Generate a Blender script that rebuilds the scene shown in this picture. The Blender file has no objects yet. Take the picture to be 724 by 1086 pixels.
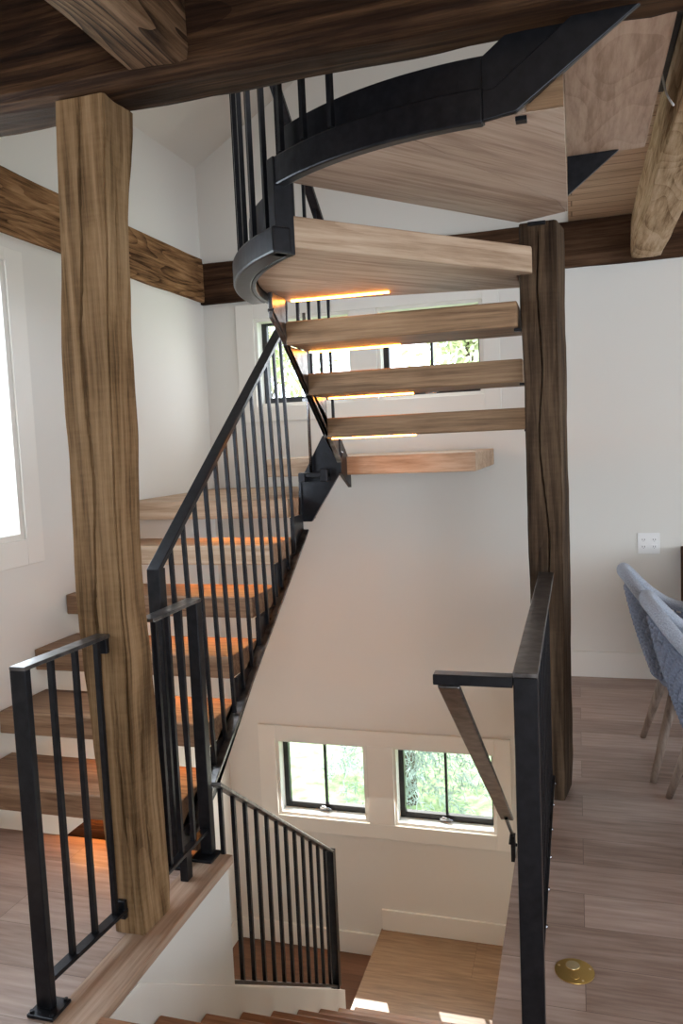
import bpy, bmesh, math, random
from mathutils import Vector, Matrix, noise
C = bpy.context.scene.collection
S = bpy.context.scene
PI = math.pi

# ------------------------------------------------------------------ camera
YAW, PITCH, ROLL, F, H = .29049, .08605, .04389, 838.4, 1.55
fwd = Vector((-math.sin(YAW)*math.cos(PITCH), math.cos(YAW)*math.cos(PITCH), -math.sin(PITCH)))
rgt = Vector((math.cos(YAW), math.sin(YAW), 0))
dwn = fwd.cross(rgt)
r2 = math.cos(ROLL)*rgt + math.sin(ROLL)*dwn
d2 = -math.sin(ROLL)*rgt + math.cos(ROLL)*dwn
cam = bpy.data.objects.new('camera', bpy.data.cameras.new('camera'))
C.objects.link(cam)
M = Matrix((r2, -d2, -fwd)).transposed().to_4x4()
M.translation = Vector((0, 0, H))
cam.matrix_world = M
cam.data.sensor_width = 36
cam.data.lens = F*36/1086
cam.data.clip_start = .02
S.camera = cam

# ------------------------------------------------------------------ light
S.view_settings.view_transform = 'Standard'
S.view_settings.look = 'None'
S.view_settings.gamma = 1
S.view_settings.use_curve_mapping = False
S.view_settings.exposure = -0.16
w = bpy.data.worlds.new('sky'); S.world = w; w.use_nodes = True
bg = w.node_tree.nodes['Background']
bg.inputs[0].default_value = (.80, .90, 1, 1)
bg.inputs[1].default_value = 6.0

def area(name, loc, direction, sx, sy, power, col):
    l = bpy.data.lights.new(name, 'AREA'); l.shape = 'RECTANGLE'; l.size = sx; l.size_y = sy
    l.energy = power; l.color = col
    o = bpy.data.objects.new(name, l); C.objects.link(o); o.location = loc
    o.rotation_euler = Vector(direction).to_track_quat('-Z', 'Y').to_euler()
    return o
sun = bpy.data.lights.new('sun', 'SUN'); sun.energy = 9; sun.angle = .009; sun.color = (1, .95, .86)
so = bpy.data.objects.new('sun', sun); C.objects.link(so)
so.rotation_euler = Vector((.29, -.72, -.79)).to_track_quat('-Z', 'Y').to_euler()
# daylight coming in through the room's large windows, plus one added fill upstairs
area('daylight_front', (1.6, -2.9, 1.4), (0, 1, 0), 3.2, 1.9, 62, (.88, .94, 1))
area('daylight_right', (4.35, 2.6, 1.5), (-1, 0, 0), 3.4, 1.6, 62, (.84, .92, 1))
area('daylight_left', (-2.46, 2.35, 1.8), (1, 0, 0), 1.45, 1.2, 26, (.78, .89, 1))
area('fill_upper', (1.6, 1.0, 4.9), (-.5, .6, -.7), 2.4, 1.6, 50, (.98, .98, 1))  # added fill lamp under the vault
area('daylight_lower', (-1.35, 5.14, -.84), (0, -1, -.25), 1.5, .5, 17, (1, .95, .86))
area('daylight_high', (-1.35, 5.14, 2.13), (0, -1, -.25), 1.5, .55, 10, (1, .98, .94))

# ------------------------------------------------------------------ materials
def mat(name):
    m = bpy.data.materials.new(name); m.use_nodes = True
    nt = m.node_tree; b = nt.nodes['Principled BSDF']
    return m, nt, b
def N(nt, t, **k):
    n = nt.nodes.new(t)
    for a, v in k.items():
        if a in n.inputs: n.inputs[a].default_value = v
        else: setattr(n, a, v)
    return n
def ramp(nt, stops):
    r = nt.nodes.new('ShaderNodeValToRGB'); e = r.color_ramp.elements
    e[0].position, e[0].color = stops[0][0], (*stops[0][1], 1)
    e[1].position, e[1].color = stops[-1][0], (*stops[-1][1], 1)
    for p, c in stops[1:-1]:
        x = e.new(p); x.color = (*c, 1)
    return r
def plain(name, col, rough=.5, metal=0, bump=0, bscale=60, var=0, spec=.5):
    m, nt, b = mat(name)
    b.inputs['Base Color'].default_value = (*col, 1)
    b.inputs['Roughness'].default_value = rough
    b.inputs['Metallic'].default_value = metal
    b.inputs['Specular IOR Level'].default_value = spec
    tc = N(nt, 'ShaderNodeTexCoord')
    nz = N(nt, 'ShaderNodeTexNoise', Scale=bscale, Detail=5.0)
    nt.links.new(tc.outputs['Object'], nz.inputs['Vector'])
    if var:
        rp = ramp(nt, [(.3, tuple(c*(1-var) for c in col)), (.7, tuple(min(1, c*(1+var)) for c in col))])
        nt.links.new(nz.outputs[0], rp.inputs[0]); nt.links.new(rp.outputs[0], b.inputs['Base Color'])
    if bump:
        bp = N(nt, 'ShaderNodeBump', Strength=bump, Distance=.01)
        nt.links.new(nz.outputs[0], bp.inputs['Height']); nt.links.new(bp.outputs[0], b.inputs['Normal'])
    return m
def wood(name, dark, mid, light, axis='X', rough=.55, rings=3., lines=5., fine=60., bump=.15, contrast=.5, stretch=14., ang=None, saw=0):
    """grain runs along the given axis of the object's own coordinates (or at ang degrees in plan)"""
    m, nt, b = mat(name); L = nt.links.new
    tc = N(nt, 'ShaderNodeTexCoord'); oi = N(nt, 'ShaderNodeObjectInfo')
    cb = N(nt, 'ShaderNodeCombineXYZ')
    for i in range(3): L(oi.outputs['Random'], cb.inputs[i])
    sc = N(nt, 'ShaderNodeVectorMath', operation='MULTIPLY'); L(cb.outputs[0], sc.inputs[0]); sc.inputs[1].default_value = (7.3, 11.1, 5.7)
    rt = N(nt, 'ShaderNodeMapping'); L(tc.outputs['Object'], rt.inputs[0])
    if ang is not None: rt.inputs['Rotation'].default_value = (0, 0, -math.radians(ang))
    ad = N(nt, 'ShaderNodeVectorMath', operation='ADD'); L(rt.outputs[0], ad.inputs[0]); L(sc.outputs[0], ad.inputs[1])
    def stretched(k):
        mp = N(nt, 'ShaderNodeMapping'); q = [1, 1, 1]; q['XYZ'.index(axis)] = 1/k
        mp.inputs['Scale'].default_value = q; L(ad.outputs[0], mp.inputs[0]); return mp.outputs[0]
    s1, s2 = stretched(stretch*.6), stretched(stretch*1.8)
    def math_(op, a, b_=None, c=None):
        n = N(nt, 'ShaderNodeMath', operation=op)
        for k, v in enumerate((a, b_, c)):
            if v is None: continue
            if isinstance(v, (int, float)): n.inputs[k].default_value = v
            else: L(v, n.inputs[k])
        return n.outputs[0]
    n0 = N(nt, 'ShaderNodeTexNoise', Scale=rings, Detail=1.5, Distortion=.4); L(s1, n0.inputs['Vector'])
    # growth rings: soft rise, sharp late-wood edge
    fr = math_('FRACT', math_('MULTIPLY', n0.outputs[0], lines*2))
    ring = math_('POWER', fr, 2.2)
    n1 = N(nt, 'ShaderNodeTexNoise', Scale=fine, Detail=6.0, Roughness=.7); L(s2, n1.inputs['Vector'])
    n3 = N(nt, 'ShaderNodeTexNoise', Scale=fine*.22, Detail=3.0, Roughness=.6); L(s2, n3.inputs['Vector'])
    n2 = N(nt, 'ShaderNodeTexNoise', Scale=2.3, Detail=3.0); L(ad.outputs[0], n2.inputs['Vector'])
    v = math_('MULTIPLY_ADD', ring, -.16*contrast, n1.outputs[0])
    v = math_('MULTIPLY_ADD', n3.outputs[0], .55, v)
    v = math_('MULTIPLY_ADD', n2.outputs[0], .40, v)
    v = math_('SUBTRACT', v, .475-.05*contrast)
    if saw:
        mp = N(nt, 'ShaderNodeMapping'); q = [.15, .15, .15]; q['XYZ'.index(axis)] = 1
        mp.inputs['Scale'].default_value = q; L(ad.outputs[0], mp.inputs[0])
        n4 = N(nt, 'ShaderNodeTexNoise', Scale=90., Detail=3.0); L(mp.outputs[0], n4.inputs['Vector'])
        v = math_('MULTIPLY_ADD', math_('SUBTRACT', n4.outputs[0], .5), saw, v)
    rp = ramp(nt, [(.30, dark), (.5, mid), (.70, light)]); L(v, rp.inputs[0])
    L(rp.outputs[0], b.inputs['Base Color'])
    b.inputs['Specular IOR Level'].default_value = .12 if rough > .7 else .35
    b.inputs['Roughness'].default_value = rough
    bp = N(nt, 'ShaderNodeBump', Strength=bump, Distance=.01); L(v, bp.inputs['Height']); L(bp.outputs[0], b.inputs['Normal'])
    return m
def planks(name, cols, pw=.19, pl=1.9, rough=.42, axis='X', bump=.08, mortar=.0009):
    m, nt, b = mat(name); L = nt.links.new
    tc = N(nt, 'ShaderNodeTexCoord'); mp = N(nt, 'ShaderNodeMapping')
    if axis == 'Y': mp.inputs['Rotation'].default_value = (0, 0, PI/2)
    L(tc.outputs['Object'], mp.inputs[0])
    br = N(nt, 'ShaderNodeTexBrick', offset=.37, squash=1.0)
    br.inputs['Scale'].default_value = 1; br.inputs['Brick Width'].default_value = pl; br.inputs['Row Height'].default_value = pw
    br.inputs['Mortar Size'].default_value = mortar; br.inputs['Bias'].default_value = 0
    br.inputs['Color1'].default_value = (0, 0, 0, 1); br.inputs['Color2'].default_value = (1, 1, 1, 1); br.inputs['Mortar'].default_value = (.5, .5, .5, 1)
    L(mp.outputs[0], br.inputs['Vector'])
    ms = N(nt, 'ShaderNodeMapping'); ms.inputs['Scale'].default_value = (.09, 1, 1); L(mp.outputs[0], ms.inputs[0])
    ad = N(nt, 'ShaderNodeVectorMath', operation='ADD'); L(ms.outputs[0], ad.inputs[0])
    sc = N(nt, 'ShaderNodeVectorMath', operation='SCALE'); sc.inputs['Scale'].default_value = 13.0; L(br.outputs['Color'], sc.inputs[0]); L(sc.outputs[0], ad.inputs[1])
    n0 = N(nt, 'ShaderNodeTexNoise', Scale=4.0, Detail=2.0, Distortion=1.0); L(ad.outputs[0], n0.inputs['Vector'])
    m1 = N(nt, 'ShaderNodeMath', operation='MULTIPLY'); m1.inputs[1].default_value = 55; L(n0.outputs[0], m1.inputs[0])
    s1 = N(nt, 'ShaderNodeMath', operation='SINE'); L(m1.outputs[0], s1.inputs[0])
    n1 = N(nt, 'ShaderNodeTexNoise', Scale=45.0, Detail=6.0, Roughness=.6); L(ad.outputs[0], n1.inputs['Vector'])
    a1 = N(nt, 'ShaderNodeMath', operation='MULTIPLY_ADD'); L(s1.outputs[0], a1.inputs[0]); a1.inputs[1].default_value = .03; nq = N(nt, 'ShaderNodeMath', operation='MULTIPLY_ADD'); L(n1.outputs[0], nq.inputs[0]); nq.inputs[1].default_value = .7; nq.inputs[2].default_value = .15; L(nq.outputs[0], a1.inputs[2])
    rb = N(nt, 'ShaderNodeSeparateColor'); L(br.outputs['Color'], rb.inputs[0])
    a2 = N(nt, 'ShaderNodeMath', operation='MULTIPLY_ADD'); L(rb.outputs[0], a2.inputs[0]); a2.inputs[1].default_value = .26; L(a1.outputs[0], a2.inputs[2])
    sb = N(nt, 'ShaderNodeMath', operation='SUBTRACT'); L(a2.outputs[0], sb.inputs[0]); sb.inputs[1].default_value = .13
    rp = ramp(nt, [(.25, cols[0]), (.5, cols[1]), (.75, cols[2])]); L(sb.outputs[0], rp.inputs[0])
    mx = N(nt, 'ShaderNodeMix', data_type='RGBA', blend_type='MIX')
    L(br.outputs['Fac'], mx.inputs['Factor']); L(rp.outputs[0], mx.inputs[6]); mx.inputs[7].default_value = tuple(c*.6 for c in cols[0])+(1,)
    L(mx.outputs[2], b.inputs['Base Color']); b.inputs['Roughness'].default_value = rough
    bp = N(nt, 'ShaderNodeBump', Strength=bump, Distance=.01); L(sb.outputs[0], bp.inputs['Height']); L(bp.outputs[0], b.inputs['Normal'])
    return m
def emis(name, col, s):
    m = bpy.data.materials.new(name); m.use_nodes = True; nt = m.node_tree
    for n in list(nt.nodes): nt.nodes.remove(n)
    e = N(nt, 'ShaderNodeEmission'); e.inputs[0].default_value = (*col, 1); e.inputs[1].default_value = s
    o = N(nt, 'ShaderNodeOutputMaterial'); nt.links.new(e.outputs[0], o.inputs[0]); return m
def glass():
    m = bpy.data.materials.new('pane'); m.use_nodes = True; nt = m.node_tree
    for n in list(nt.nodes): nt.nodes.remove(n)
    t = N(nt, 'ShaderNodeBsdfTransparent'); g = N(nt, 'ShaderNodeBsdfGlossy', Roughness=.02)
    fz = N(nt, 'ShaderNodeMixShader'); fz.inputs[0].default_value = .06
    o = N(nt, 'ShaderNodeOutputMaterial')
    nt.links.new(t.outputs[0], fz.inputs[1]); nt.links.new(g.outputs[0], fz.inputs[2]); nt.links.new(fz.outputs[0], o.inputs[0]); return m

WALL = plain('wall_paint', (.735, .72, .68), .75, bump=.05, bscale=220, spec=.25)
TRIM = plain('trim_paint', (.80, .78, .73), .5, spec=.3)
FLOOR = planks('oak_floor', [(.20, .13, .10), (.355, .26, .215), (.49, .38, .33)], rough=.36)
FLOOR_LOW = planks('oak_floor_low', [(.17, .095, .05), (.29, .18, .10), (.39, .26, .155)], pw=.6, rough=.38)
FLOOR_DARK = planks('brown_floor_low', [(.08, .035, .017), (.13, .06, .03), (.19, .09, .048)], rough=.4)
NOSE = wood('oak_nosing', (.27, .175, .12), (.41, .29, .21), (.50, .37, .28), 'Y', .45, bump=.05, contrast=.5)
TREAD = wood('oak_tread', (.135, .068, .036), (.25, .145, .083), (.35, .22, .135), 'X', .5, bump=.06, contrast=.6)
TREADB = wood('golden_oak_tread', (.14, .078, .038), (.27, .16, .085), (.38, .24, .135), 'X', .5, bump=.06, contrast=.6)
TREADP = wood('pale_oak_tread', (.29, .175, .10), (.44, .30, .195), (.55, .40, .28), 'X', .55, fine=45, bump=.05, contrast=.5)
TREADW = wood('pale_oak_winder', (.30, .19, .115), (.47, .33, .225), (.58, .435, .315), 'X', .55, fine=45, bump=.05, contrast=.5, ang=229)
TREADV = wood('pale_oak_wide_winder', (.33, .225, .165), (.49, .365, .28), (.58, .46, .37), 'X', .55, fine=40, bump=.05, contrast=.5, ang=232)
TREADY = wood('pale_oak_board', (.31, .195, .13), (.47, .325, .235), (.56, .41, .31), 'Y', .55, rings=2.2, lines=7, fine=40, bump=.04, contrast=.7, stretch=5)
TREAD_LOW = wood('red_oak_tread', (.17, .07, .03), (.28, .135, .065), (.38, .20, .105), 'X', .42, bump=.05)
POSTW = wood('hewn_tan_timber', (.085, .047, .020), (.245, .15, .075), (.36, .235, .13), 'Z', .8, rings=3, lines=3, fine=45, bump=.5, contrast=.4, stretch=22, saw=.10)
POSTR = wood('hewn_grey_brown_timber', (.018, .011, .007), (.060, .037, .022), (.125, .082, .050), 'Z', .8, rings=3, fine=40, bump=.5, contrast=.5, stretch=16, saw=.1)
BEAMD = wood('dark_barn_timber', (.009, .004, .002), (.030, .014, .007), (.09, .046, .022), 'X', .75, fine=45, bump=.5, contrast=.6, stretch=20)
BEAMX = wood('brown_barn_timber', (.022, .011, .006), (.06, .030, .016), (.12, .068, .038), 'X', .8, fine=40, bump=.5, contrast=.6)
BEAMY = wood('tan_barn_timber', (.05, .022, .008), (.21, .11, .048), (.36, .205, .10), 'Y', .8, rings=4, lines=9, fine=45, bump=.4, contrast=1.1, stretch=9)
JOISTD = wood('striped_barn_timber', (.02, .010, .005), (.10, .055, .028), (.20, .12, .07), 'Y', .8, rings=4, lines=9, fine=40, bump=.5, contrast=1.8, stretch=9)
JOISTL = wood('light_barn_timber', (.20, .12, .06), (.46, .325, .195), (.60, .455, .31), 'Y', .8, rings=4, lines=7, fine=40, bump=.5, contrast=.9, stretch=7)
CEILP = planks('ceiling_planks', [(.30, .19, .11), (.50, .34, .22), (.62, .46, .32)], pw=.11, pl=3, rough=.6, mortar=.004)
STEEL = plain('blackened_steel', (.014, .015, .019), .33, .55, bump=.05, bscale=35, var=.35)
STEELB = plain('worn_dark_steel', (.16, .155, .155), .30, .9, bump=.12, bscale=25, var=.5)
BLACK = plain('black_window_frame', (.012, .012, .014), .4)
PANE = glass()
LED = emis('warm_led', (1, .34, .05), 50)
BRASS = plain('brass', (.60, .40, .13), .28, 1, bump=.05, bscale=80)
BRASSL = plain('pale_brass', (.75, .62, .38), .3, 1)
WHITEP = plain('white_plastic', (.82, .82, .82), .35)
DARKP = plain('dark_plastic', (.05, .05, .05), .5)
BOLT = plain('bolt_steel', (.35, .35, .37), .25, 1)
ROPE = plain('grey_blue_rope', (.20, .23, .31), .7, bump=.2, bscale=120, var=.15)
ROPE_LIT = plain('lit_rim_rope', (.36, .40, .48), .6, bump=.6, bscale=200, var=.25)  # lighter copy of the rope, rim highlights put into the colour
LEGW = wood('grey_ash_leg', (.15, .11, .085), (.27, .20, .16), (.36, .28, .23), 'Z', .6, rings=5, fine=50, bump=.1)
GRASS = plain('lawn', (.30, .42, .20), .9, bump=.5, bscale=7, var=.5)
NEEDLE = plain('spruce_needles', (.30, .38, .33), .7, var=.4, bscale=8)
LEAF = plain('tree_leaves', (.62, .66, .42), .7, var=.3, bscale=3)
BARK = plain('bark', (.10, .07, .05), .9, bump=.6, bscale=20)

# ------------------------------------------------------------------ mesh helpers
class MB:
    def __init__(s): s.bm = bmesh.new()
    def box(s, x0, x1, y0, y1, z0, z1):
        v = [s.bm.verts.new((x, y, z)) for x in (x0, x1) for y in (y0, y1) for z in (z0, z1)]
        for f in ((0,1,3,2), (4,6,7,5), (0,4,5,1), (2,3,7,6), (0,2,6,4), (1,5,7,3)): s.bm.faces.new([v[i] for i in f])
        return s
    def prism(s, pts, off):
        """closed polygon of 3-D points pushed by the vector off"""
        a = [s.bm.verts.new(p) for p in pts]; o = Vector(off)
        b = [s.bm.verts.new(Vector(p)+o) for p in pts]; n = len(a)
        s.bm.faces.new(a); s.bm.faces.new(b[::-1])
        for i in range(n): s.bm.faces.new((a[i], b[i], b[(i+1) % n], a[(i+1) % n]))
        return s
    def pyz(s, pts, x0, x1): return s.prism([(x0, y, z) for y, z in pts], (x1-x0, 0, 0))
    def pxz(s, pts, y0, y1): return s.prism([(x, y0, z) for x, z in pts], (0, y1-y0, 0))
    def pxy(s, pts, z0, z1): return s.prism([(x, y, z0) for x, y in pts], (0, 0, z1-z0))
    def bar(s, p, q, wx, wy, up=(0, 0, 1)):
        """square bar from p to q; wx across, wy along up"""
        p, q = Vector(p), Vector(q); d = (q-p).normalized(); u = Vector(up)
        a = d.cross(u)
        if a.length < 1e-4: a = d.cross(Vector((0, 1, 0)))
        a.normalize(); c = a.cross(d).normalized()
        pts = [p+a*wx/2*i+c*wy/2*j for i, j in ((-1,-1), (1,-1), (1,1), (-1,1))]
        return s.prism(pts, q-p)
    def vbar(s, x, y, z0, z1, w, w2=None):
        w2 = w2 or w; return s.box(x-w/2, x+w/2, y-w2/2, y+w2/2, z0, z1)
    def tube(s, pts, r, n=10, cap=True):
        pts = [Vector(p) for p in pts]; rings = []
        rr = r if isinstance(r, (list, tuple)) else [r]*len(pts)
        u = None
        for i, p in enumerate(pts):
            t = (pts[min(i+1, len(pts)-1)]-pts[max(i-1, 0)]).normalized()
            if u is None:
                u = t.cross(Vector((0, 0, 1)))
                if u.length < .05: u = t.cross(Vector((0, 1, 0)))
            u = (u-t*u.dot(t)).normalized(); w_ = t.cross(u)
            rings.append([s.bm.verts.new(p+(u*math.cos(2*PI*k/n)+w_*math.sin(2*PI*k/n))*rr[i]) for k in range(n)])
        for a, b in zip(rings, rings[1:]):
            for k in range(n): s.bm.faces.new((a[k], a[(k+1) % n], b[(k+1) % n], b[k]))
        if cap: s.bm.faces.new(rings[0][::-1]); s.bm.faces.new(rings[-1])
        return s
    def disc(s, x, y, z0, z1, r, n=40): return s.tube([(x, y, z0), (x, y, z1)], r, n)
def obj(name, mb, m, parent=None, bevel=0, smooth=False, origin=None):
    """links ONE mesh object; coordinates are world, re-based to the parent (or to origin)"""
    bm = mb.bm; bmesh.ops.recalc_face_normals(bm, faces=bm.faces[:])
    o0 = Vector((0, 0, 0))
    if parent is not None: o0 = parent_world(parent)
    if origin is not None: o0 = Vector(origin)
    bmesh.ops.translate(bm, vec=-o0, verts=bm.verts[:])
    me = bpy.data.meshes.new(name); bm.to_mesh(me); bm.free()
    if smooth:
        for p in me.polygons: p.use_smooth = True
    me.materials.append(m)
    o = bpy.data.objects.new(name, me); C.objects.link(o)
    if parent is not None:
        o.parent = parent
        o.location = o0-parent_world(parent)
    else: o.location = o0
    o['_w'] = list(o0)
    if bevel:
        b = o.modifiers.new('bevel', 'BEVEL'); b.width = bevel; b.segments = 2; b.limit_method = 'ANGLE'; b.angle_limit = .7
    return o
def parent_world(p): return Vector(p['_w'])
def thing(name, label, cat, loc=(0, 0, 0), group=None):
    o = bpy.data.objects.new(name, None); C.objects.link(o); o.location = loc; o.empty_display_size = .05
    o['_w'] = list(loc); return tag(o, label, cat, group)
def tag(o, label, cat, group=None):
    o['label'] = label; o['category'] = cat
    if group: o['group'] = group
    return o
def struct(name, mb, m, parent=None, bevel=0):
    o = obj(name, mb, m, parent, bevel); o['kind'] = 'structure'; return o
def wall_cells(u0, u1, v0, v1, holes):
    """rectangles left over when the holes are cut out of u0..u1, v0..v1"""
    us = sorted({u0, u1, *[h[0] for h in holes], *[h[1] for h in holes]})
    out = []
    for a, b in zip(us, us[1:]):
        cuts = sorted([(h[2], h[3]) for h in holes if h[0] <= a and h[1] >= b]); z = v0
        for c, d in cuts:
            if c > z: out.append((a, b, z, c))
            z = d
        if z < v1: out.append((a, b, z, v1))
    return out

# ------------------------------------------------------------------ the shell
XL, YB = -2.5, 5.18
# window openings in the back wall: x0, x1, z0, z1
OPN = [(-2.12, -1.45, -1.12, -.555), (-1.255, -.555, -1.12, -.555), (-2.12, -1.425, 1.83, 2.43), (-1.25, -.56, 1.83, 2.43)]
mb = MB()
for a, b, c, d in wall_cells(XL-.15, 4.6, -2.4, 6.0, OPN): mb.box(a, b, YB, YB+.16, c, d)
struct('wall_back', mb, WALL)
LW = (1.55, 3.13, 1.165, 2.455)
mb = MB()
for a, b, c, d in wall_cells(-3.1, YB, -2.4, 3.5, [LW]): mb.box(XL-.15, XL, a, b, c, d)
struct('wall_left', mb, WALL)
mb = MB()
for a, b, c, d in wall_cells(-3.1, YB, -.3, 6.0, [(.9, 4.3, .7, 2.3)]): mb.box(4.4, 4.55, a, b, c, d)
struct('wall_right', mb, WALL)
mb = MB()
for a, b, c, d in wall_cells(XL-.15, 4.55, -.3, 6.0, [(0, 3.2, .45, 2.35)]): mb.box(a, b, -3.1, -2.95, c, d)
struct('wall_front', mb, WALL)
# vaulted upper ceiling rising from the left wall to a ridge
mb = MB()
ridge = (1.0, 3.5+.6*3.5)
mb.pxz([(XL-.15, 3.41), (ridge[0], ridge[1]), (4.6, ridge[1]-.6*3.6), (4.6, ridge[1]-.6*3.6+.12), (ridge[0], ridge[1]+.12), (XL-.15, 3.53)], -3.1, YB+.05)
struct('ceiling', mb, WALL)

# main floor around the stair opening
XE, XR, Y0, YE = -1.285, -.24, 1.77, 2.65
mb = MB()
mb.box(XL, XE-.14, -2.95, YE, -.03, 0)
mb.box(XE-.14, XR, -2.95, Y0-.14, -.03, 0)
mb.box(XR, 4.4, -2.95, YB, -.03, 0)
struct('floor', mb, FLOOR)
mb = MB(); mb.box(XE-.14, XE, Y0-.14, YE, -.032, .0015); struct('trim_1', mb, NOSE, bevel=.004)
mb = MB(); mb.box(XE, XR, Y0-.14, Y0, -.032, .0015); struct('trim_2', mb, TREAD_LOW, bevel=.004)
# subfloor edges / stairwell side walls
mb = MB(); mb.pyz([(1.5, -.032), (1.5, -.5), (2.63, -1.2), (2.63, -.032)], XE-.12, XE-.015)
mb.box(XL, XE-.12, YE-.1, YE-.02, -2.1, -.032)
struct('wall_stairwell_left', mb, WALL)
mb = MB(); mb.box(XR+.012, XR+.1, 1.5, YB, -2.4, -.032); struct('wall_stairwell_right', mb, WALL)
mb = MB(); mb.box(XE-.1, XR, 1.4, 1.5, -2.4, -.032); struct('wall_stairwell_front', mb, WALL)
# sloped skirt board beside the lower flight, ends above the landing
def nz(y): return -.213*(y-Y0)/.295
mb = MB(); mb.pyz([(1.80, -.034), (1.80, nz(1.80)-.28), (3.97, nz(3.97)-.24), (3.97, nz(3.97)+.10), (1.965, -.038)], XE-.035, XE-.002)
mb.pyz([(2.631, nz(2.631)+.098), (2.631, nz(2.631)-.9), (3.96, -1.9), (3.96, nz(3.96)+.098)], XE-.12, XE-.036)
struct('trim_3', mb, TRIM, bevel=.002)
# lower levels
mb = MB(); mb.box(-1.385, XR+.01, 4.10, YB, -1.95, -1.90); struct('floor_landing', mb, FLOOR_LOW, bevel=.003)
mb = MB(); mb.box(-1.385, -1.365, 4.11, YB, -2.11, -1.95); struct('trim_4', mb, TRIM)
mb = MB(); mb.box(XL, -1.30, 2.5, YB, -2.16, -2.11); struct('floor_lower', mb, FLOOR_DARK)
# baseboards
mb = MB(); mb.box(-1.375, XR+.01, YB-.018, YB, -1.90, -1.75); mb.box(XL, -1.375, YB-.018, YB, -2.11, -1.95); mb.box(XL, XL+.018, 2.7, YB-.018, -2.11, -1.95)
struct('baseboard_stairwell', mb, TRIM, bevel=.003)
mb = MB(); mb.box(-.18, 4.4, YB-.018, YB, 0, .165); struct('baseboard_back', mb, TRIM, bevel=.003)

# windows in the back wall: reveal, casing, black sash with one muntin, crank
def back_window(k, x0, x1, z0, z1):
    e = bpy.data.objects.new('window_%d' % k, None); C.objects.link(e); e['_w'] = [x0, YB, z0]; e.location = (x0, YB, z0); e['kind'] = 'structure'
    f = .036; y0, y1 = YB+.085, YB+.13
    m = MB(); m.box(x0-.001, x0+.02, YB-.001, y0, z0, z1).box(x1-.02, x1+.001, YB-.001, y0, z0, z1).box(x0+.02, x1-.02, YB-.001, y0, z1-.02, z1+.001).box(x0+.02, x1-.02, YB-.001, y0, z0-.001, z0+.02)
    obj('reveal', m, TRIM, e)
    m = MB()
    m.box(x0, x0+f+.02, y0, y1, z0, z1).box(x1-f, x1, y0, y1, z0, z1).box(x0+f+.02, x1-f, y0, y1, z1-f, z1).box(x0+f+.02, x1-f, y0, y1, z0, z0+f+.025)
    s = obj('sash', m, BLACK, e, .004)
    m = MB(); xm = (x0+x1)/2; m.box(xm-.008, xm+.008, y0+.008, y1-.008, z0+f+.025, z1-f); obj('muntin', m, BLACK, e)
    m = MB(); m.box(x0+f+.02, x1-f, y0+.02, y0+.026, z0+f+.02, z1-f); obj('pane', m, PANE, e)
    m = MB(); m.box(xm-.045, xm+.03, y0-.022, y0, z0+.022, z0+.045).tube([(xm-.03, y0-.015, z0+.05), (xm+.02, y0-.03, z0+.045), (xm+.045, y0-.03, z0+.035)], .007, 8)
    obj('crank_handle', m, BOLT, e, .002)
for k, o_ in enumerate(OPN): back_window(k+1, *o_)
def casing(name, zl, zh, x0=-2.12, x1=-.555, mid=(-1.437, -1.252)):
    m = MB(); t = .02; wv = .105
    m.box(x0-.13, x0, YB-t, YB, zl-wv, zh+wv).box(x1, x1+wv, YB-t, YB, zl-wv, zh+wv)
    m.box(x0, x1, YB-t, YB, zh, zh+wv).box(x0, x1, YB-t, YB, zl-wv, zl).box(mid[0], mid[1], YB-t, YB, zl, zh)
    struct(name, m, TRIM, bevel=.003)
casing('trim_5', -1.12, -.555); casing('trim_6', 1.83, 2.43)
# window in the left wall
e = bpy.data.objects.new('window_5', None); C.objects.link(e); e['_w'] = [XL, LW[0], LW[2]]; e.location = e['_w']; e['kind'] = 'structure'
y0, y1, z0, z1 = LW
m = MB(); m.box(XL-.12, XL+.001, y0, y0+.03, z0, z1).box(XL-.12, XL+.001, y1-.03, y1, z0, z1).box(XL-.12, XL+.001, y0+.03, y1-.03, z1-.03, z1).box(XL-.12, XL+.001, y0+.03, y1-.03, z0, z0+.03)
obj('window_frame', m, TRIM, e, .002)
m = MB(); m.box(XL-.1, XL-.095, y0+.03, y1-.03, z0+.03, z1-.03); obj('pane', m, PANE, e)
m = MB(); wv = .12
m.box(XL, XL+.012, y0-wv, y0, z0-wv, z1+.06).box(XL, XL+.012, y1, y1+wv, z0-wv, z1+.06).box(XL, XL+.012, y0, y1, z1, z1+.06).box(XL, XL+.012, y0, y1, z0-wv, z0)
struct('trim_7', m, TRIM, bevel=.002)
for k, (nm, bx) in enumerate([('window_6', ('x', 4.45, .9, 4.3, .7, 2.3)), ('window_7', ('y', -3.04, 0, 3.2, .45, 2.35))]):
    ax, p, a, b, c, d = bx; m = MB(); q = .06
    def bb(u0, u1, v0, v1):
        if ax == 'x': m.box(p-.03, p+.03, u0, u1, v0, v1)
        else: m.box(u0, u1, p-.03, p+.03, v0, v1)
    bb(a, a+q, c, d); bb(b-q, b, c, d); bb(a+q, b-q, c, c+q); bb(a+q, b-q, d-q, d); bb((a+b)/2-q/2, (a+b)/2+q/2, c+q, d-q)
    struct(nm, m, BLACK, bevel=.003)

# upper floor deck, seen from below as planks
mb = MB()
mb.box(XL, 4.4, -2.95, 2.1, 2.94, 3.0)
mb.box(.25, 4.4, 2.1, YB, 2.84, 2.9)
mb.box(-.02, .25, 3.30, YB, 2.84, 2.9)
struct('ceiling_upper_deck', mb, CEILP)

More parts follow.
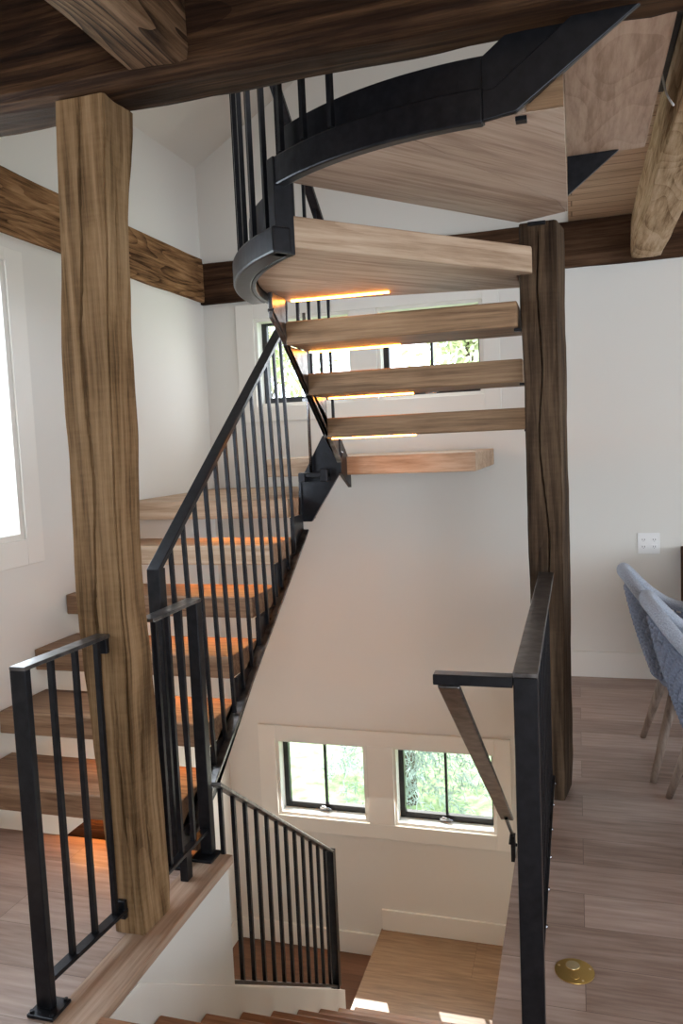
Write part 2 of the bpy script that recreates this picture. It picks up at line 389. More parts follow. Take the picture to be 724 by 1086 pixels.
# ------------------------------------------------------------------ timbers
def hewn_box(x0, x1, y0, y1, z0, z1, amp=.006, step=.035, wane=.012, seed=0):
    """box with gridded faces, worn edges and a wavy hewn surface"""
    m = MB(); bm = m.bm
    m.box(x0, x1, y0, y1, z0, z1)
    L = [x1-x0, y1-y0, z1-z0]
    for ax in range(3):
        n = int(L[ax]/ (step*(2.2 if L[ax] > 1 else 1)))
        o = [x0, y0, z0][ax]
        for i in range(1, n):
            nrm = [0, 0, 0]; nrm[ax] = 1; co = [0, 0, 0]; co[ax] = o+L[ax]*i/n
            bmesh.ops.bisect_plane(bm, geom=bm.verts[:]+bm.edges[:]+bm.faces[:], plane_co=co, plane_no=nrm, dist=1e-5)
    cx, cy, cz = (x0+x1)/2, (y0+y1)/2, (z0+z1)/2
    long = L.index(max(L))
    for v in bm.verts:
        c = v.co; p = Vector(c); q = p*7; q[long] *= .35; q += Vector((seed*3.1, seed*1.7, seed))
        n3 = noise.noise_vector(q)*amp*1.6 + noise.noise_vector(p*28+Vector((seed, 0, 0)))*amp*.35
        n3[long] = 0
        v.co = c+n3
        on = 0
        for ax, (a, b, cc) in enumerate(((x0, x1, cx), (y0, y1, cy), (z0, z1, cz))):
            if ax == long: continue
            if abs(p[ax]-a) < 1e-4 or abs(p[ax]-b) < 1e-4: on += 1
        if on == 2:
            wv = wane*(1+noise.noise(q*1.3))
            for ax, cc in enumerate((cx, cy, cz)):
                if ax != long: v.co[ax] += wv*(1 if cc > p[ax] else -1)
    return m
def hewn_post(prof, back_extra=0, crack=None, n=(44, 34), amp=.004, seed=0, yf=2.12, right_flare=0, cracks=()):
    """post from levels (z, x_left, x_right, y_back) with its front face at yf"""
    m = MB(); bm = m.bm; prof = sorted(prof)
    def at(z):
        for a, b in zip(prof, prof[1:]):
            if a[0] <= z <= b[0]:
                t = (z-a[0])/(b[0]-a[0]); t = t*t*(3-2*t)*.5+t*.5
                return [a[i]+(b[i]-a[i])*t for i in range(1, 4)]
        return prof[0][1:] if z < prof[0][0] else prof[-1][1:]
    z0, z1 = prof[0][0], prof[-1][0]; NZ = int((z1-z0)/.016); rings = []
    for k in range(NZ+1):
        z = z0+(z1-z0)*k/NZ; xl, xr, yb = at(z); ring = []
        per = []
        for i in range(n[0]): per.append((xl+(xr-xl)*i/n[0], yf, 'f', i/n[0]))
        for i in range(n[1]): per.append((xr+right_flare*i/n[1], yf+(yb-yf)*i/n[1], 'r', i/n[1]))
        for i in range(12): per.append((xr+right_flare-(xr+right_flare-xl)*i/12, yb, 'b', i/12))
        for i in range(12): per.append((xl, yb-(yb-yf)*i/12, 'l', i/12))
        cx, cy = (xl+xr)/2, (yf+yb)/2
        for x, y, s_, t in per:
            q = Vector((x*8+seed, y*8, z*2.4)); nv = noise.noise_vector(q)*amp*1.7+noise.noise_vector(Vector((x*30, y*30, z*12+seed)))*amp*.45
            # slightly rounded corners
            dx = max(0, abs(x-cx)/((xr-xl)/2)-.93)/.07 if xr > xl else 0
            dy = max(0, abs(y-cy)/((yb-yf)/2)-.93)/.07
            k_ = min(dx, 1)*min(dy, 1)*(.007+.005*noise.noise(Vector((z*5+seed, x*3, y*3))))
            px = x+nv.x-(k_ if x > cx else -k_); py = y+nv.y-(k_ if y > cy else -k_)
            for (side, t0, amp_t, za, zb, wd, dp) in cracks:
                if side == s_ and za < z < zb:
                    tc_ = t0+amp_t*noise.noise(Vector((z*2.2+seed, 9.1, 0)))+.012*noise.noise(Vector((z*19, 3.3, seed)))
                    fade = min(1, (z-za)/.12, (zb-z)/.12)
                    dd = max(0, 1-abs(t-tc_)/(wd*(.5+.5*fade)))*dp*fade
                    if s_ == 'f': py += dd
                    else: px -= dd
            ring.append(bm.verts.new((px, py, z)))
        rings.append(ring)
    for a, b in zip(rings, rings[1:]):
        for i in range(len(a)): bm.faces.new((a[i], a[(i+1) % len(a)], b[(i+1) % len(a)], b[i]))
    bm.faces.new(rings[0][::-1]); bm.faces.new(rings[-1])
    return m
PL = [(z_, a_-.010, b_-.004, c_-.004) for z_, a_, b_, c_ in [(2.60, -1.46, -1.298, 2.29), (2.221, -1.479, -1.317, 2.259), (1.887, -1.501, -1.337, 2.268), (1.639, -1.503, -1.347, 2.281), (1.322, -1.507, -1.359, 2.277),
      (1.087, -1.510, -1.357, 2.275), (.908, -1.507, -1.351, 2.275), (.696, -1.492, -1.357, 2.295), (.419, -1.48, -1.361, 2.309), (.2, -1.466, -1.357, 2.305), (0.002, -1.455, -1.349, 2.288)]]
m = hewn_post(PL, seed=2.3, cracks=[('f', .48, .12, .85, 2.6, .022, .03), ('f', .72, .1, .0, .8, .03, .012), ('r', .45, .3, 1.9, 2.45, .04, .015), ('r', .5, .25, .15, .75, .04, .02)])
o = obj('timber_post', m, POSTW, origin=(-1.4, 2.2, 0)); tag(o, 'tan hewn timber post with a long split, standing beside the left guard rail', 'post')
PR = [(2.40, -.207, -.060, 3.53), (2.042, -.205, -.061, 3.53), (1.666, -.199, -.060, 3.53), (1.282, -.198, -.056, 3.53), (.989, -.197, -.058, 3.53), (.503, -.191, -.063, 3.53), (.132, -.188, -.066, 3.53), (.002, -.187, -.07, 3.53)]
m = hewn_post(PR, seed=8.1, yf=3.35, right_flare=.028, cracks=[('f', .52, .2, .5, 2.38, .022, .025)])
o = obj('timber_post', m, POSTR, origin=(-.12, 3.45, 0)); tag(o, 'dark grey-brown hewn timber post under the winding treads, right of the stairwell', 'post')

m = hewn_box(XL, 2.6, 2.10, 2.30, 2.60, 2.94, amp=.007, seed=1)
o = obj('ceiling_beam', m, BEAMD, origin=(0, 2.2, 2.6)); tag(o, 'massive dark beam crossing the whole top of the view over the tan post', 'beam')
m = hewn_box(-1.207, -1.013, -1.2, 2.10, 2.633, 2.93, amp=.004, wane=.005, seed=4)
o = obj('ceiling_joist', m, JOISTD, origin=(-1.1, 1, 2.63)); tag(o, 'striped weathered joist running into the dark beam at upper left', 'joist')
m = hewn_box(.335, .505, 1.2, 5.14, 2.575, 2.84, amp=.004, wane=.004, seed=7)
o = obj('ceiling_joist', m, JOISTL, origin=(.4, 3, 2.58)); tag(o, 'light tan knotty joist running to the back wall at upper right', 'joist')
m = hewn_box(XL, XL+.035, -1.5, 5.14, 2.57, 2.87, amp=.003, step=.05, wane=.004, seed=9)
o = obj('wall_beam', m, BEAMY, origin=(XL, 3, 2.57)); tag(o, 'reddish-tan grained band beam fixed along the left wall', 'beam')
m = hewn_box(XL, 3.4, 5.14, YB, 2.556, 2.84, amp=.003, step=.05, wane=.004, seed=11)
o = obj('wall_beam', m, BEAMX, origin=(0, 5.16, 2.56)); tag(o, 'dark brown band beam fixed along the back wall above the upper windows', 'beam')

# ------------------------------------------------------------------ upper staircase (up the left wall, over the back, back toward the camera)
st = thing('floating_staircase', 'open-riser oak and black steel staircase winding up from the left wall to the upper floor', 'staircase', (-1.9, 2.6, 0))
def tread(m, mt, led=None, bev=.006, tilt=0):
    t = obj('tread', m, mt, st, bev)
    if led: l = obj('led_strip', led, LED, t)
    return t
RISE, RUN = .2085, .27
TA = [(2.59+RUN*k, .212+.2115*k) for k in range(6)]
for k, (y, z) in enumerate(TA[:5]):
    m = MB(); m.box(XL+.003, -1.475, y, y+.335, z-.1, z)
    led = MB(); led.box(-2.02, -1.50, y+.27, y+.285, z-.106, z-.1)
    # the strip sits under the rear half so it washes the tread below
    led = MB(); led.box(-2.02, -1.50, y+.075, y+.09, z-.105, z-.1005)
    tread(m, TREADP if k == 4 else TREAD, led)  # last straight tread in paler oak, its brighter lighting put into the colour
y6, z6 = TA[5]
m = MB(); m.pxy([(XL+.003, 3.94), (-1.475, 3.94), (-1.475, 4.30), (-1.85, YB-.02), (XL+.003, YB-.02)], z6-.1, z6)
led = MB(); led.box(-2.02, -1.50, 4.02, 4.035, z6-.105, z6-.1005); tread(m, TREADP, led)  # paler oak here too, the lit look is in the colour
m = MB(); m.pxy([(-1.72, 4.28), (-.505, 4.19), (-.505, YB-.02), (-1.72, YB-.02)], 1.375, 1.478)
tread(m, TREADP)
TB = [(3.84, 1.682), (3.57, 1.885), (3.30, 2.09)]
for y, z in TB:
    m = MB(); m.box(-1.205, -.216, y, y+.335, z-.1, z)
    q_ = .285 if y < 3.8 else .04
    led = MB(); led.box(-1.195, -.76, y+q_, y+q_+.015, z-.107, z-.1005)
    tread(m, TREADB, led)
# brackets fixing those treads to the post
for y, z in TB:
    pass
CX, CY = -.2, 3.3
def P(r, a): return (CX+r*math.cos(math.radians(a)), CY+r*math.sin(math.radians(a)))
arc = [P(1.045, 230-50*i/14) for i in range(15)]       # 230 -> 180 deg
m = MB(); m.pxy([(-.155, 3.30)] + arc + [(-1.245, 3.42), (-.216, 3.62), (-.216, 3.34), (-.155, 3.34)], 2.195, 2.297)
led = MB(); led.prism([(-1.2, 3.375, 2.188), (-.76, 3.392, 2.188), (-.76, 3.407, 2.188), (-1.2, 3.39, 2.188)], (0, 0, .0065)); tread(m, TREADW, led)
arc = [P(1.055, 268-38*i/14) for i in range(15)]
cut = [(-.435, 2.279), (-.045, 3.10)]
ar1 = [p for p in arc if p[0] > -.435]; ar2 = [p for p in arc if p[0] < -.437]
m = MB(); m.pxy([(-.015, 3.25), (-.015, 2.24), (-.11, 2.235)] + ar1 + [cut[0], cut[1], (-.02, 3.25)], 2.40, 2.50)
m.pxy([(-.437, 2.279)] + ar2 + [(-.205, 3.33), (-.0225, 3.252), (-.0475, 3.10)], 2.40, 2.50)
t12 = tread(m, TREADV, None, 0)
m = MB(); m.box(-.11, -.015, 2.226, 2.2375, 2.402, 2.50); obj('shaded_edge', m, TREADB, t12)  # added thin board, darker oak stands in for shade on this edge
m = MB(); m.box(-.018, .268, 2.25, 3.28, 2.605, 2.70)
led = MB(); led.box(.235, .25, 2.4, 2.9, 2.598, 2.6045)
t13 = tread(m, TREADY, None)
m = MB(); m.box(.272, .334, 2.31, 3.29, 2.80, 2.836); obj('dark_gap_plate', m, STEEL, st)  # added dark sheet that stands in for the shade in this gap
m = MB(); m.box(-.085, -.02, 2.235, 2.42, 2.505, 2.604)
obj('spacer_block', m, TREAD, st, .003)
m = MB(); m.pxz([(-2.32, -.22), (-1.90, .098), (-1.50, .098), (-1.50, -.22)], 2.70, 2.82)
b = obj('footing_block', m, BEAMX, st, .004); b['label'] = 'dark rough timber block under the lowest tread'

# stringer A: flat plate with sawtooth top beside the first flight
yb0, zb0, sl = 2.88, .225, .675
bot = lambda y: zb0+sl*(y-yb0)
pts = [(2.575, .003), (4.13, bot(4.13)), (4.13, 1.36)]
for k in range(5, 0, -1):
    y, z = TA[k]
    pts += [(y+.02, z-.1), (y+.02, TA[k-1][1]-.1+.012)] if k < 5 else [(4.10, z-.10), (y+.02, z-.1), (y+.02, TA[4][1]-.088)]
pts += [(2.60, TA[0][1]-.1), (2.575, .09)]
m = MB(); m.pyz(pts, -1.474, -1.458)
obj('stringer', m, STEEL, st, .002)
m = MB(); m.bar((-1.452, 2.63, bot(2.63)+.012), (-1.452, 4.13, bot(4.13)+.012), .05, .014)
obj('stringer_flange', m, STEELB, st, .002)
for k in range(5):
    m = MB(); m.tube([(-1.459, TA[k][0]+.16, TA[k][1]-.14), (-1.449, TA[k][0]+.16, TA[k][1]-.14)], .008, 8); obj('bolt', m, BOLT, st)
# node joining both stringers
m = MB(); m.pxz([(-1.468, 1.127), (-1.41, 1.127), (-1.245, 1.379), (-1.215, 1.50), (-1.325, 1.60), (-1.44, 1.40), (-1.468, 1.36)], 4.132, 4.16)
m.box(-1.474, -1.44, 4.135, 4.30, 1.13, 1.40)
m.pyz([(4.132, 1.39), (4.13, 1.60), (4.32, 1.44), (4.32, 1.30)], -1.245, -1.225)
obj('stringer_joint', m, STEEL, st, .003)
m = MB(); m.box(-1.455, -1.29, 4.085, 4.13, 1.372, 1.40).box(-1.33, -1.29, 4.07, 4.13, 1.35, 1.42).box(-1.455, -1.42, 4.07, 4.13, 1.35, 1.40)
obj('clamp', m, STEEL, st, .004)
m = MB(); m.tube([(-1.392, 4.11, 1.37), (-1.392, 4.11, 2.26)], .009, 10); obj('tie_rod', m, BOLT, st, smooth=True)
# stringer B under flight B: stepped plate
def zB(y): return 2.12-.735*(y-3.18)
pts = [(3.14, 2.12), (4.18, zB(4.18)), (4.18, 1.58), (3.98, 1.582)]
for y, z in TB: pts += [(y+.02, z-.1)] if False else []
pts = [(3.16, 2.09), (3.30, zB(3.30)-.02), (4.04, zB(4.04)-.02), (4.04, 1.582), (3.86, 1.582), (3.86, 1.785), (3.59, 1.785), (3.59, 1.99), (3.32, 1.99), (3.32, 2.195), (3.16, 2.195)]
m = MB(); m.pyz(pts, -1.225, -1.207); obj('stringer', m, STEELB, st, .002)
m = MB(); m.bar((-1.215, 3.16, zB(3.16)-.01), (-1.215, 4.07, zB(4.07)-.01), .028, .014); obj('stringer_flange', m, STEELB, st, .002)
m = MB()
# curved stringer round the winders, dropping one step where the treads change
def arc_plate(r0, r1, a0, a1, zl, zh, n=22):
    mm = MB()
    out = [P(r0, a0+(a1-a0)*i/n) for i in range(n+1)] + [P(r1, a1-(a1-a0)*i/n) for i in range(n+1)]
    mm.pxy(out, zl, zh); return mm
obj('curved_stringer', arc_plate(1.05, 1.066, 181, 231, 2.165, 2.40), STEEL, st, .002)
obj('curved_stringer', arc_plate(1.06, 1.076, 229, 269, 2.385, 2.56), STEEL, st, .002)
obj('curved_flange', arc_plate(1.066, 1.135, 183, 231.5, 2.165, 2.25), STEEL, st, .008)
obj('curved_flange', arc_plate(1.076, 1.115, 229.5, 269, 2.375, 2.465), STEEL, st, .006)
m = MB()
m.pxy([P(1.05, 229), P(1.12, 229), P(1.12, 231.2), P(1.05, 231.2)], 2.165, 2.465); obj('step_plate', m, STEEL, st, .003)
# plate rising to the upper floor
m = MB(); m.pxz([(-.22, 2.378), (-.132, 2.39), (.42, 2.77), (.42, 2.90), (-.189, 2.458), (-.22, 2.455)], 2.185, 2.203)
obj('stringer', m, STEEL, st, .003)
m = MB(); m.pxz([(-.225, 2.40), (-.10, 2.42), (.42, 2.80), (.42, 3.02), (-.17, 2.595), (-.225, 2.555)], 2.222, 2.238)
obj('stringer', m, STEEL, st, .003)
m = MB(); m.pxz([(-.013, 2.46), (.175, 2.604), (-.013, 2.604)], 3.252, 3.27); obj('gusset_plate', m, STEEL, st, .002)
m = MB(); m.box(-.14, -.11, 2.245, 2.275, 2.388, 2.399); obj('bracket', m, STEEL, st, .001); m = MB(); m.box(-.17, -.10, 3.335, 3.40, 2.385, 2.3995); obj('bracket', m, STEEL, st, .002)
for y, z in TB:
    m = MB(); m.box(-.235, -.205, y+.06, y+.10, z-.112, z-.1005); obj('bracket', m, STEEL, st, .002)
# rail A
zr = lambda y: 1.128+.727*(y-2.55)
m = MB(); m.box(-1.505, -1.455, 2.525, 2.575, .003, 1.125); obj('newel_post', m, STEEL, st, .003)
m = MB(); m.bar((-1.48, 2.53, zr(2.53)+.002), (-1.48, 4.02, zr(4.02)+.002), .05, .022); obj('handrail', m, STEEL, st, .003)
m = MB(); m.box(-1.53, -1.43, 2.50, 2.60, .001, .012); obj('base_plate', m, STEEL, st, .002)
for k in range(13):
    y = 2.66+k*.108
    m = MB(); m.vbar(-1.445, y, bot(y)+.02, zr(y)-.006, .015); 
    m.bm.free(); m = MB(); m.bar((-1.452, y, bot(y)+.03), (-1.478, y, zr(y)-.008), .015, .015); obj('baluster', m, STEEL, st)
# rail B
zrB = lambda y: 3.10-.775*(y-3.43)
m = MB(); m.bar((-1.235, 3.30, zrB(3.30)), (-1.235, 4.16, zrB(4.16)), .045, .024); obj('handrail', m, STEEL, st, .003)
for k in range(5):
    y = 3.40+k*.165
    m = MB(); m.vbar(-1.236, y, zB(y)+.02, zrB(y)-.01, .014); obj('baluster', m, STEEL, st)
n = 16
pp = [(*P(1.10, 181+90*i/n), 3.20+.62*i/n) for i in range(n+1)]
m = MB(); m.tube(pp, .018, 8); obj('handrail', m, STEEL, st, smooth=True)
for k in range(11):
    a = 245-k*6.1
    x, y = P(1.105, a); t = (a-181)/90
    zl = 2.24 if a < 231 else 2.47
    m = MB(); m.bar((x, y, zl), (x, y, 3.20+.62*t), .016, .016, up=(math.cos(math.radians(a)), math.sin(math.radians(a)), 0)); obj('baluster', m, STEEL, st)

# ------------------------------------------------------------------ lower staircase
ls = thing('lower_staircase', 'reddish oak staircase dropping from the main floor to the sunlit landing', 'staircase', (-.8, 1.77, 0))
for k in range(1, 9):
    y = Y0+.295*(k-1); z = -.213*k
    m = MB(); m.box(XE+.001, XR+.011, y-.02, y+.295, z-.035, z); t = obj('tread', m, TREAD_LOW, ls, .006)
    m = MB(); m.box(XE+.001, XR+.011, y-.018, y, z+.001, z+.177); obj('riser', m, TRIM, ls)
m = MB(); m.box(XE+.001, XR+.011, Y0+.295*8-.018, Y0+.295*8, -1.899, -1.705-.036); obj('riser', m, TRIM, ls)

# ------------------------------------------------------------------ guard rails
def foot(m, x, y, s=.1): m.box(x-s/2, x+s/2, y-s/2, y+s/2, .002, .012)
g = thing('guard_rail', 'short black steel guard rail left of the tan timber post', 'railing', (-1.45, 1.76, 0))
m = MB(); m.box(-1.478, -1.428, 1.745, 1.770, .012, .98); obj('newel_post', m, STEEL, g, .003)
m = MB(); foot(m, -1.445, 1.757, .085); obj('base_plate', m, STEEL, g, .002)
for dx in (-.032, .032):
    for dy in (-.032, .032): m = MB(); m.disc(-1.445+dx, 1.757+dy, .012, .019, .006, 10); obj('bolt', m, STEEL, g)
m = MB(); m.prism([(-1.478, 1.745, .978), (-1.428, 1.745, .978), (-1.405, 2.118, .978), (-1.455, 2.118, .978)], (0, 0, .012)); obj('top_rail', m, STEELB, g, .002)
m = MB(); m.bar((-1.449, 1.77, .085), (-1.425, 2.118, .085), .035, .014); obj('bottom_rail', m, STEEL, g, .002)
for y in (1.875, 1.978, 2.078):
    x = -1.452+.025*(y-1.77)/.35
    m = MB(); m.vbar(x, y, .09, .978, .016); obj('baluster', m, STEEL, g, .001)
m = MB(); m.box(-1.445, -1.41, 2.10, 2.117, .93, .978); obj('wall_bracket', m, STEEL, g, .002); m = MB(); m.box(-1.44, -1.41, 2.10, 2.117, .06, .12); obj('wall_bracket', m, STEEL, g, .002)
g = thing('guard_rail', 'black steel guard rail between the tan post and the start of the stairs', 'railing', (-1.38, 2.6, 0))
m = MB(); m.box(-1.402, -1.356, 2.612, 2.652, .012, .985); obj('newel_post', m, STEEL, g, .003)
m = MB(); m.box(-1.425, -1.335, 2.565, 2.655, .002, .012); obj('base_plate', m, STEEL, g, .002)
m = MB(); m.box(-1.415, -1.356, 2.30, 2.652, .985, .997); obj('top_rail', m, STEELB, g, .002)
m = MB(); m.box(-1.395, -1.363, 2.30, 2.612, .10, .114); obj('bottom_rail', m, STEEL, g, .002)
for y in (2.345, 2.43, 2.52):
    m = MB(); m.vbar(-1.379, y, .114, .985, .016); obj('baluster', m, STEEL, g, .001)
m = MB(); m.box(-1.395, -1.365, 2.435, 2.475, .002, .10); obj('support_foot', m, STEEL, g, .002)

# guard following the lower flight
g = thing('guard_rail', 'black steel guard rail sloping down beside the lower stairs', 'railing', (-1.31, 2.68, -.5))
zt = lambda y: .305-.728*(y-2.60); zb = lambda y: nz(y)+.115
m = MB(); m.bar((-1.325, 2.62, zt(2.62)), (-1.325, 3.95, zt(3.95)), .042, .014); obj('top_rail', m, STEELB, g, .002)
m = MB(); m.bar((-1.325, 2.64, zb(2.64)), (-1.325, 3.95, zb(3.95)), .035, .014); obj('bottom_rail', m, STEEL, g, .002)
for k in range(12):
    y = 2.65+k*.108
    m = MB(); m.vbar(-1.325, y, zb(y)-.003, zt(y)-.006, .016); obj('baluster', m, STEEL, g, .001)
m = MB(); m.box(-1.348, -1.302, 3.91, 3.955, zb(3.93)-.005, zt(3.93)+.006); obj('newel_post', m, STEEL, g, .002)

# right guard
g = thing('guard_rail', 'long black steel guard rail right of the stairwell, ending at the dark post', 'railing', (-.125, 1.9, 0))
m = MB(); m.box(-.155, -.097, 1.895, 1.935, .012, .972); obj('newel_post', m, STEEL, g, .004)
m = MB(); foot(m, -.125, 1.92, .1); obj('base_plate', m, STEEL, g, .002)
m = MB(); m.box(-.156, -.096, 1.893, 3.341, .972, .984); obj('top_rail', m, STEELB, g, .002)
m = MB(); m.box(-.142, -.108, 1.935, 3.341, .10, .114); obj('bottom_rail', m, STEEL, g, .002)
for k in range(13):
    y = 2.03+k*.105
    m = MB(); m.vbar(-.125, y, .114, .972, .016); obj('baluster', m, STEEL, g, .001)
for k in range(7):
    m = MB(); m.tube([(-.109, 2.08+k*.2, .107), (-.104, 2.08+k*.2, .107)], .006, 8); obj('bolt', m, BOLT, g)
m = MB(); m.box(-.35, -.156, 1.893, 1.932, .945, .972); o = obj('return_bar', m, STEEL, g, .003)
# handrail down the right of the stairwell
g = thing('handrail', 'worn flat steel handrail sloping down into the stairwell from the right guard rail', 'handrail', (-.33, 1.93, .9))
zh = lambda y: .935-.722*(y-1.92)
m = MB(); m.bar((-.314, 1.915, zh(1.915)), (-.314, 3.36, zh(3.36)), .056, .014); obj('rail', m, STEELB, g, .004)
for y in (3.56,):
    m = MB(); m.box(-.318, -.298, y-.02, y+.02, zh(y)-.15, zh(y)-.03).tube([(-.314, 3.3, zh(3.3)-.012), (-.314, y, zh(y)-.022), (-.325, y, zh(y)-.07), (-.236, y, zh(y)-.09)], .008, 8); m.box(-.24, -.2285, y-.02, y+.02, zh(y)-.13, zh(y)-.05); obj('bracket', m, STEEL, g)

# ------------------------------------------------------------------ small fixtures
g = thing('floor_outlet', 'round brass outlet cover set in the wooden floor beside the right guard rail', 'outlet', (-.03, 2.247, 0))
m = MB(); m.disc(-.03, 2.247, .0005, .004, .056); obj('cover_plate', m, BRASS, g, .001)
m = MB(); m.disc(-.035, 2.268, .004, .0065, .020, 28); obj('flap', m, BRASSL, g, .001)
m = MB(); m.disc(-.028, 2.222, .004, .0055, .013, 24); obj('flap', m, BRASS, g, .001)
for a in (20, 160, 300):
    m = MB(); m.disc(-.03+.046*math.cos(math.radians(a)), 2.247+.046*math.sin(math.radians(a)), .004, .0052, .0035, 10); obj('screw', m, BRASSL, g)
g = thing('wall_outlet', 'white double power outlet on the back wall above the chairs', 'outlet', (.42, YB, .855))
m = MB(); m.box(.357, .485, YB-.007, YB-.0005, .79, .92); obj('cover_plate', m, WHITEP, g, .002)
for x in (.39, .452):
    for z in (.835, .878):
        m = MB(); m.box(x-.017, x+.017, YB-.0095, YB-.007, z-.014, z+.014); s_ = obj('socket', m, WHITEP, g, .002)
        m = MB(); m.box(x-.008, x-.005, YB-.0099, YB-.0095, z-.004, z+.006).box(x+.005, x+.008, YB-.0099, YB-.0095, z-.004, z+.006).box(x-.002, x+.002, YB-.0099, YB-.0095, z-.010, z-.007); obj('slot', m, DARKP, s_)
m = MB(); m.tube([(.297, 3.03, 2.79), (.297, 3.0, 2.76), (.298, 2.952, 2.72), (.30, 2.90, 2.66), (.30, 2.846, 2.62), (.303, 2.78, 2.575), (.305, 2.721, 2.54)], .0035, 8)
o = obj('cable', m, WHITEP, origin=(.27, 3.0, 2.84), smooth=True); tag(o, 'thin white cable hanging beside the light tan joist', 'cable')

# ------------------------------------------------------------------ chairs, table, cabinet
def chair(cx, cy, rot, label):
    """woven tub chair; its back points to -x"""
    t = thing('dining_chair', label, 'chair', (0, 0, 0), 'woven rope chairs at the dining table')
    t.name = 'dining_chair'
    def rim(th, v):
        """th -115..115 deg from the back; v 0 rim .. 1 seat"""
        c, s_ = math.cos(math.radians(th)), math.sin(math.radians(th))
        k = max(0, min(1, (abs(th)-10)/90)); k = k*k*(3-2*k)
        zt = .90-.235*k
        a = .285*(1-v)+.175*v; b = .30*(1-v)+.21*v
        bulge = .012*math.sin(PI*v)
        sx = -math.copysign(abs(c)**.85, c)*(a+bulge); sy = math.copysign(abs(s_)**.85, s_)*(b+bulge)
        return Vector((sx+.02*v, sy, zt*(1-v)+.42*v))
    m = MB(); TH = [-118+236*i/48 for i in range(49)]
    m.tube([rim(a, 0) for a in TH], .027, 12); 
    for a_ in (-118, 118): m.tube([rim(a_, 0), rim(a_, .3), rim(a_, .65), rim(a_, 1)], .02, 10)
    obj('rim', m, ROPE_LIT, t, smooth=True)
    m = MB(); bm = m.bm; rows = 15
    for k, a in enumerate([-116+232*i/54 for i in range(55)]):      # upright cords
        pts = []
        for j in range(9):
            p = rim(a, .02+j*.96/8); pts.append(p)
        m.tube(pts, .005, 5, cap=False)
    for j in range(rows):                                            # cords woven across, leaving a gap under the rim
        v = .17+.81*j/(rows-1); pts = []
        for i in range(111):
            p = rim(-116+232*i/110, v); q = Vector((p.x, p.y, 0)).normalized()
            pts.append(p+q*(.005 if (i//2+j) % 2 else -.005))
        m.tube(pts, .0095, 6, cap=False)
    obj('woven_back', m, ROPE, t, smooth=True)
    m = MB()
    bm = m.bm; ring = [(.185*math.copysign(abs(math.cos(a))**.7, math.cos(a))+.05, .20*math.copysign(abs(math.sin(a))**.7, math.sin(a))) for a in [2*PI*i/40 for i in range(40)]]
    m.pxy(ring, .385, .425); obj('seat', m, ROPE, t, .012)
    for sx, sy in ((-1, -1), (-1, 1), (1, -1), (1, 1)):
        m = MB(); top = Vector((.05+sx*.13, sy*.16, .39)); bt = Vector((.03+sx*.215, sy*.275, .001))
        m.tube([top, top.lerp(bt, .5), bt], [.024, .020, .014], 14); obj('leg', m, LEGW, t, smooth=True)
    t.location = (cx, cy, 0); t.rotation_euler = (0, 0, rot); t['_w'] = [0, 0, 0]
    return t
chair(.485, 3.88, 0, 'woven grey-blue rope chair farther from the camera, half hidden by the other')
chair(.535, 3.19, 0, 'woven grey-blue rope chair nearer the camera, cut by the right picture edge')
g = thing('dining_table', 'wooden dining table whose edge shows behind the nearer woven chair', 'table', (1.1, 3.5, 0))
m = MB(); m.box(.62, 1.6, 2.5, 4.6, .715, .755); obj('tabletop', m, LEGW, g, .006)
for x in (.72, 1.5):
    for y in (2.62, 4.48): m = MB(); m.box(x-.04, x+.04, y-.04, y+.04, .001, .715); obj('leg', m, LEGW, g, .004)
g = thing('sideboard', 'dark brown cabinet standing against the back wall at the right picture edge', 'cabinet', (.9, 5.0, 0))
m = MB(); m.box(.60, 1.6, 4.86, 5.155, .08, .84); obj('body', m, BEAMX, g, .004)
for x0 in (.61, 1.105): m = MB(); m.box(x0, x0+.485, 4.842, 4.86, .10, .82); d = obj('door', m, BEAMX, g, .003); m = MB(); m.tube([(x0+.44, 4.83, .4), (x0+.44, 4.83, .52)], .006, 8); obj('handle', m, BOLT, d)
for x in (.65, 1.55):
    for y in (4.9, 5.11): m = MB(); m.box(x-.02, x+.02, y-.02, y+.02, .001, .08); obj('leg', m, BEAMX, g)

# ------------------------------------------------------------------ outdoors
mb = MB(); mb.box(-40, 40, YB+.2, 60, -2.45, -2.35)
bmesh.ops.subdivide_edges(mb.bm, edges=mb.bm.edges[:], cuts=30, use_grid_fill=True)
for v in mb.bm.verts: v.co.z += .12*noise.noise(v.co*.35)+.03*max(0, v.co.y-7)
struct('ground_lawn', mb, GRASS)
def blades(m, pts, L, Wd, rnd, droop=.3, n=1):
    for p, d in pts:
        for _ in range(n):
            q = Vector((rnd.gauss(0, 1), rnd.gauss(0, 1), rnd.gauss(0, 1)))*.55 + d; q.z -= droop*rnd.random(); q.normalize()
            s_ = q.cross(Vector((rnd.random()-.5, rnd.random()-.5, 1))).normalized()*Wd
            l = L*(.6+.8*rnd.random()); a = m.bm.verts.new(p-s_*.5); b = m.bm.verts.new(p+s_*.5); c = m.bm.verts.new(p+q*l*.6+s_*.6); e_ = m.bm.verts.new(p+q*l); f = m.bm.verts.new(p+q*l*.6-s_*.6)
            m.bm.faces.new((a, b, c, e_, f))
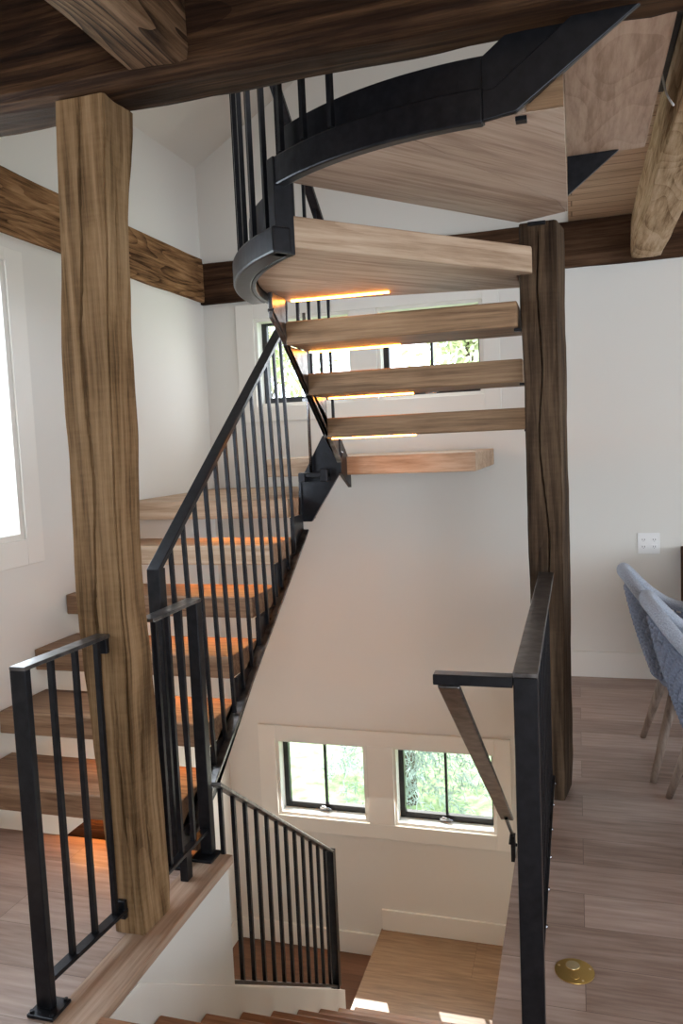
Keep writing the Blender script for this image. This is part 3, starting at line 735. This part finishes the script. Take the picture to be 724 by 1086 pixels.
def spruce(x, y, z, h, r, label, seed, nb=240):
    rnd = random.Random(seed); t = thing('spruce', label, 'tree', (x, y, z), None)
    m = MB(); m.tube([(x, y, z), (x, y, z+h*.5), (x, y, z+h)], [.07*h/2, .045*h/2, .01], 10); obj('trunk', m, BARK, t, smooth=True)
    m = MB(); pts = []
    for i in range(nb):
        u = rnd.random()**.8; zz = z+.08*h+u*h*.9; rr = r*(1-u)*(.8+.4*rnd.random())+.05; a = rnd.random()*2*PI
        d = Vector((math.cos(a), math.sin(a), .05)); 
        for s_ in range(int(8+rr*22)):
            w_ = rnd.random()**.6; side = Vector((-d.y, d.x, 0))*(rnd.random()-.5)*.28*(1.1-w_*.7)
            pts.append((Vector((x, y, zz))+d*rr*w_+side-Vector((0, 0, .12*w_*w_*rr)), d*.8))
    blades(m, pts, .09, .008, rnd, .25, 3); obj('needles', m, NEEDLE, t)
spruce(-1.75, 8.0, -2.4, 2.1, 1.15, 'blue-green spruce seen through the lower right window', 5)
def leafy(x, y, z, h, r, label, seed, n=9000, L=.12):
    rnd = random.Random(seed); t = thing('leafy_tree', label, 'tree', (x, y, z), None)
    m = MB(); m.tube([(x, y, z), (x+.1, y, z+h*.4), (x, y, z+h*.75)], [.14, .10, .04], 10)
    cl = []
    for k in range(14):
        a = rnd.random()*2*PI; u = rnd.random(); c = Vector((x+math.cos(a)*r*.7*u, y+math.sin(a)*r*.7*u, z+h*(.45+.5*rnd.random()))); cl.append((c, r*(.28+.25*rnd.random())))
        m.tube([(x, y, z+h*.4), (Vector((x, y, z+h*.4))+c)/2+Vector((0, 0, .1)), c], [.05, .03, .012], 6)
    obj('trunk', m, BARK, t, smooth=True)
    m = MB(); pts = []
    for i in range(n):
        c, rr = rnd.choice(cl); d = Vector((rnd.gauss(0, 1), rnd.gauss(0, 1), rnd.gauss(0, .8))).normalized(); pts.append((c+d*rr*(rnd.random()**.4), d))
    blades(m, pts, L, L*.35, rnd, .4, 1); obj('foliage', m, LEAF, t)
#leafy(-4.6, 10.5, -2.35, 2.6, 1.6, 'pale green bushy tree seen through the lower left window', 11, 9000, .13)
leafy(-1.8, 15.0, -2.2, 7.0, 2.2, 'tall leafy tree behind the upper right window', 21, 6000, .20)
leafy(-7.4, 16.5, -2.2, 7.2, 2.4, 'tall leafy tree behind the upper left window', 33, 6000, .20)

rnd = random.Random(77); t = thing('sun_block_tree', 'added tall tree whose high crown blocks sun at the upper windows', 'tree', (-4.4, 9.6, -2.35), None)  # added outside to keep sun from entering the upper windows
m = MB(); m.tube([(-4.4, 9.6, -2.35), (-4.3, 9.5, 1.5), (-3.6, 9.2, 5.0), (-3.0, 8.8, 6.6)], [.2, .16, .11, .05], 10); m.tube([(-3.9, 9.35, 3.6), (-2.6, 8.6, 5.0), (-1.8, 8.2, 5.6)], [.08, .05, .02], 8)
obj('trunk', m, BARK, t, smooth=True)
m = MB(); pts = []
for i in range(9000):
    d = Vector((rnd.gauss(0, 1), rnd.gauss(0, 1), rnd.gauss(0, 1))).normalized(); pts.append((Vector((-2.7, 8.7, 5.9))+Vector((d.x*2.0, d.y*1.7, d.z*1.25))*(rnd.random()**.4), d))
blades(m, pts, .2, .08, rnd, .4, 1); obj('foliage', m, LEAF, t)
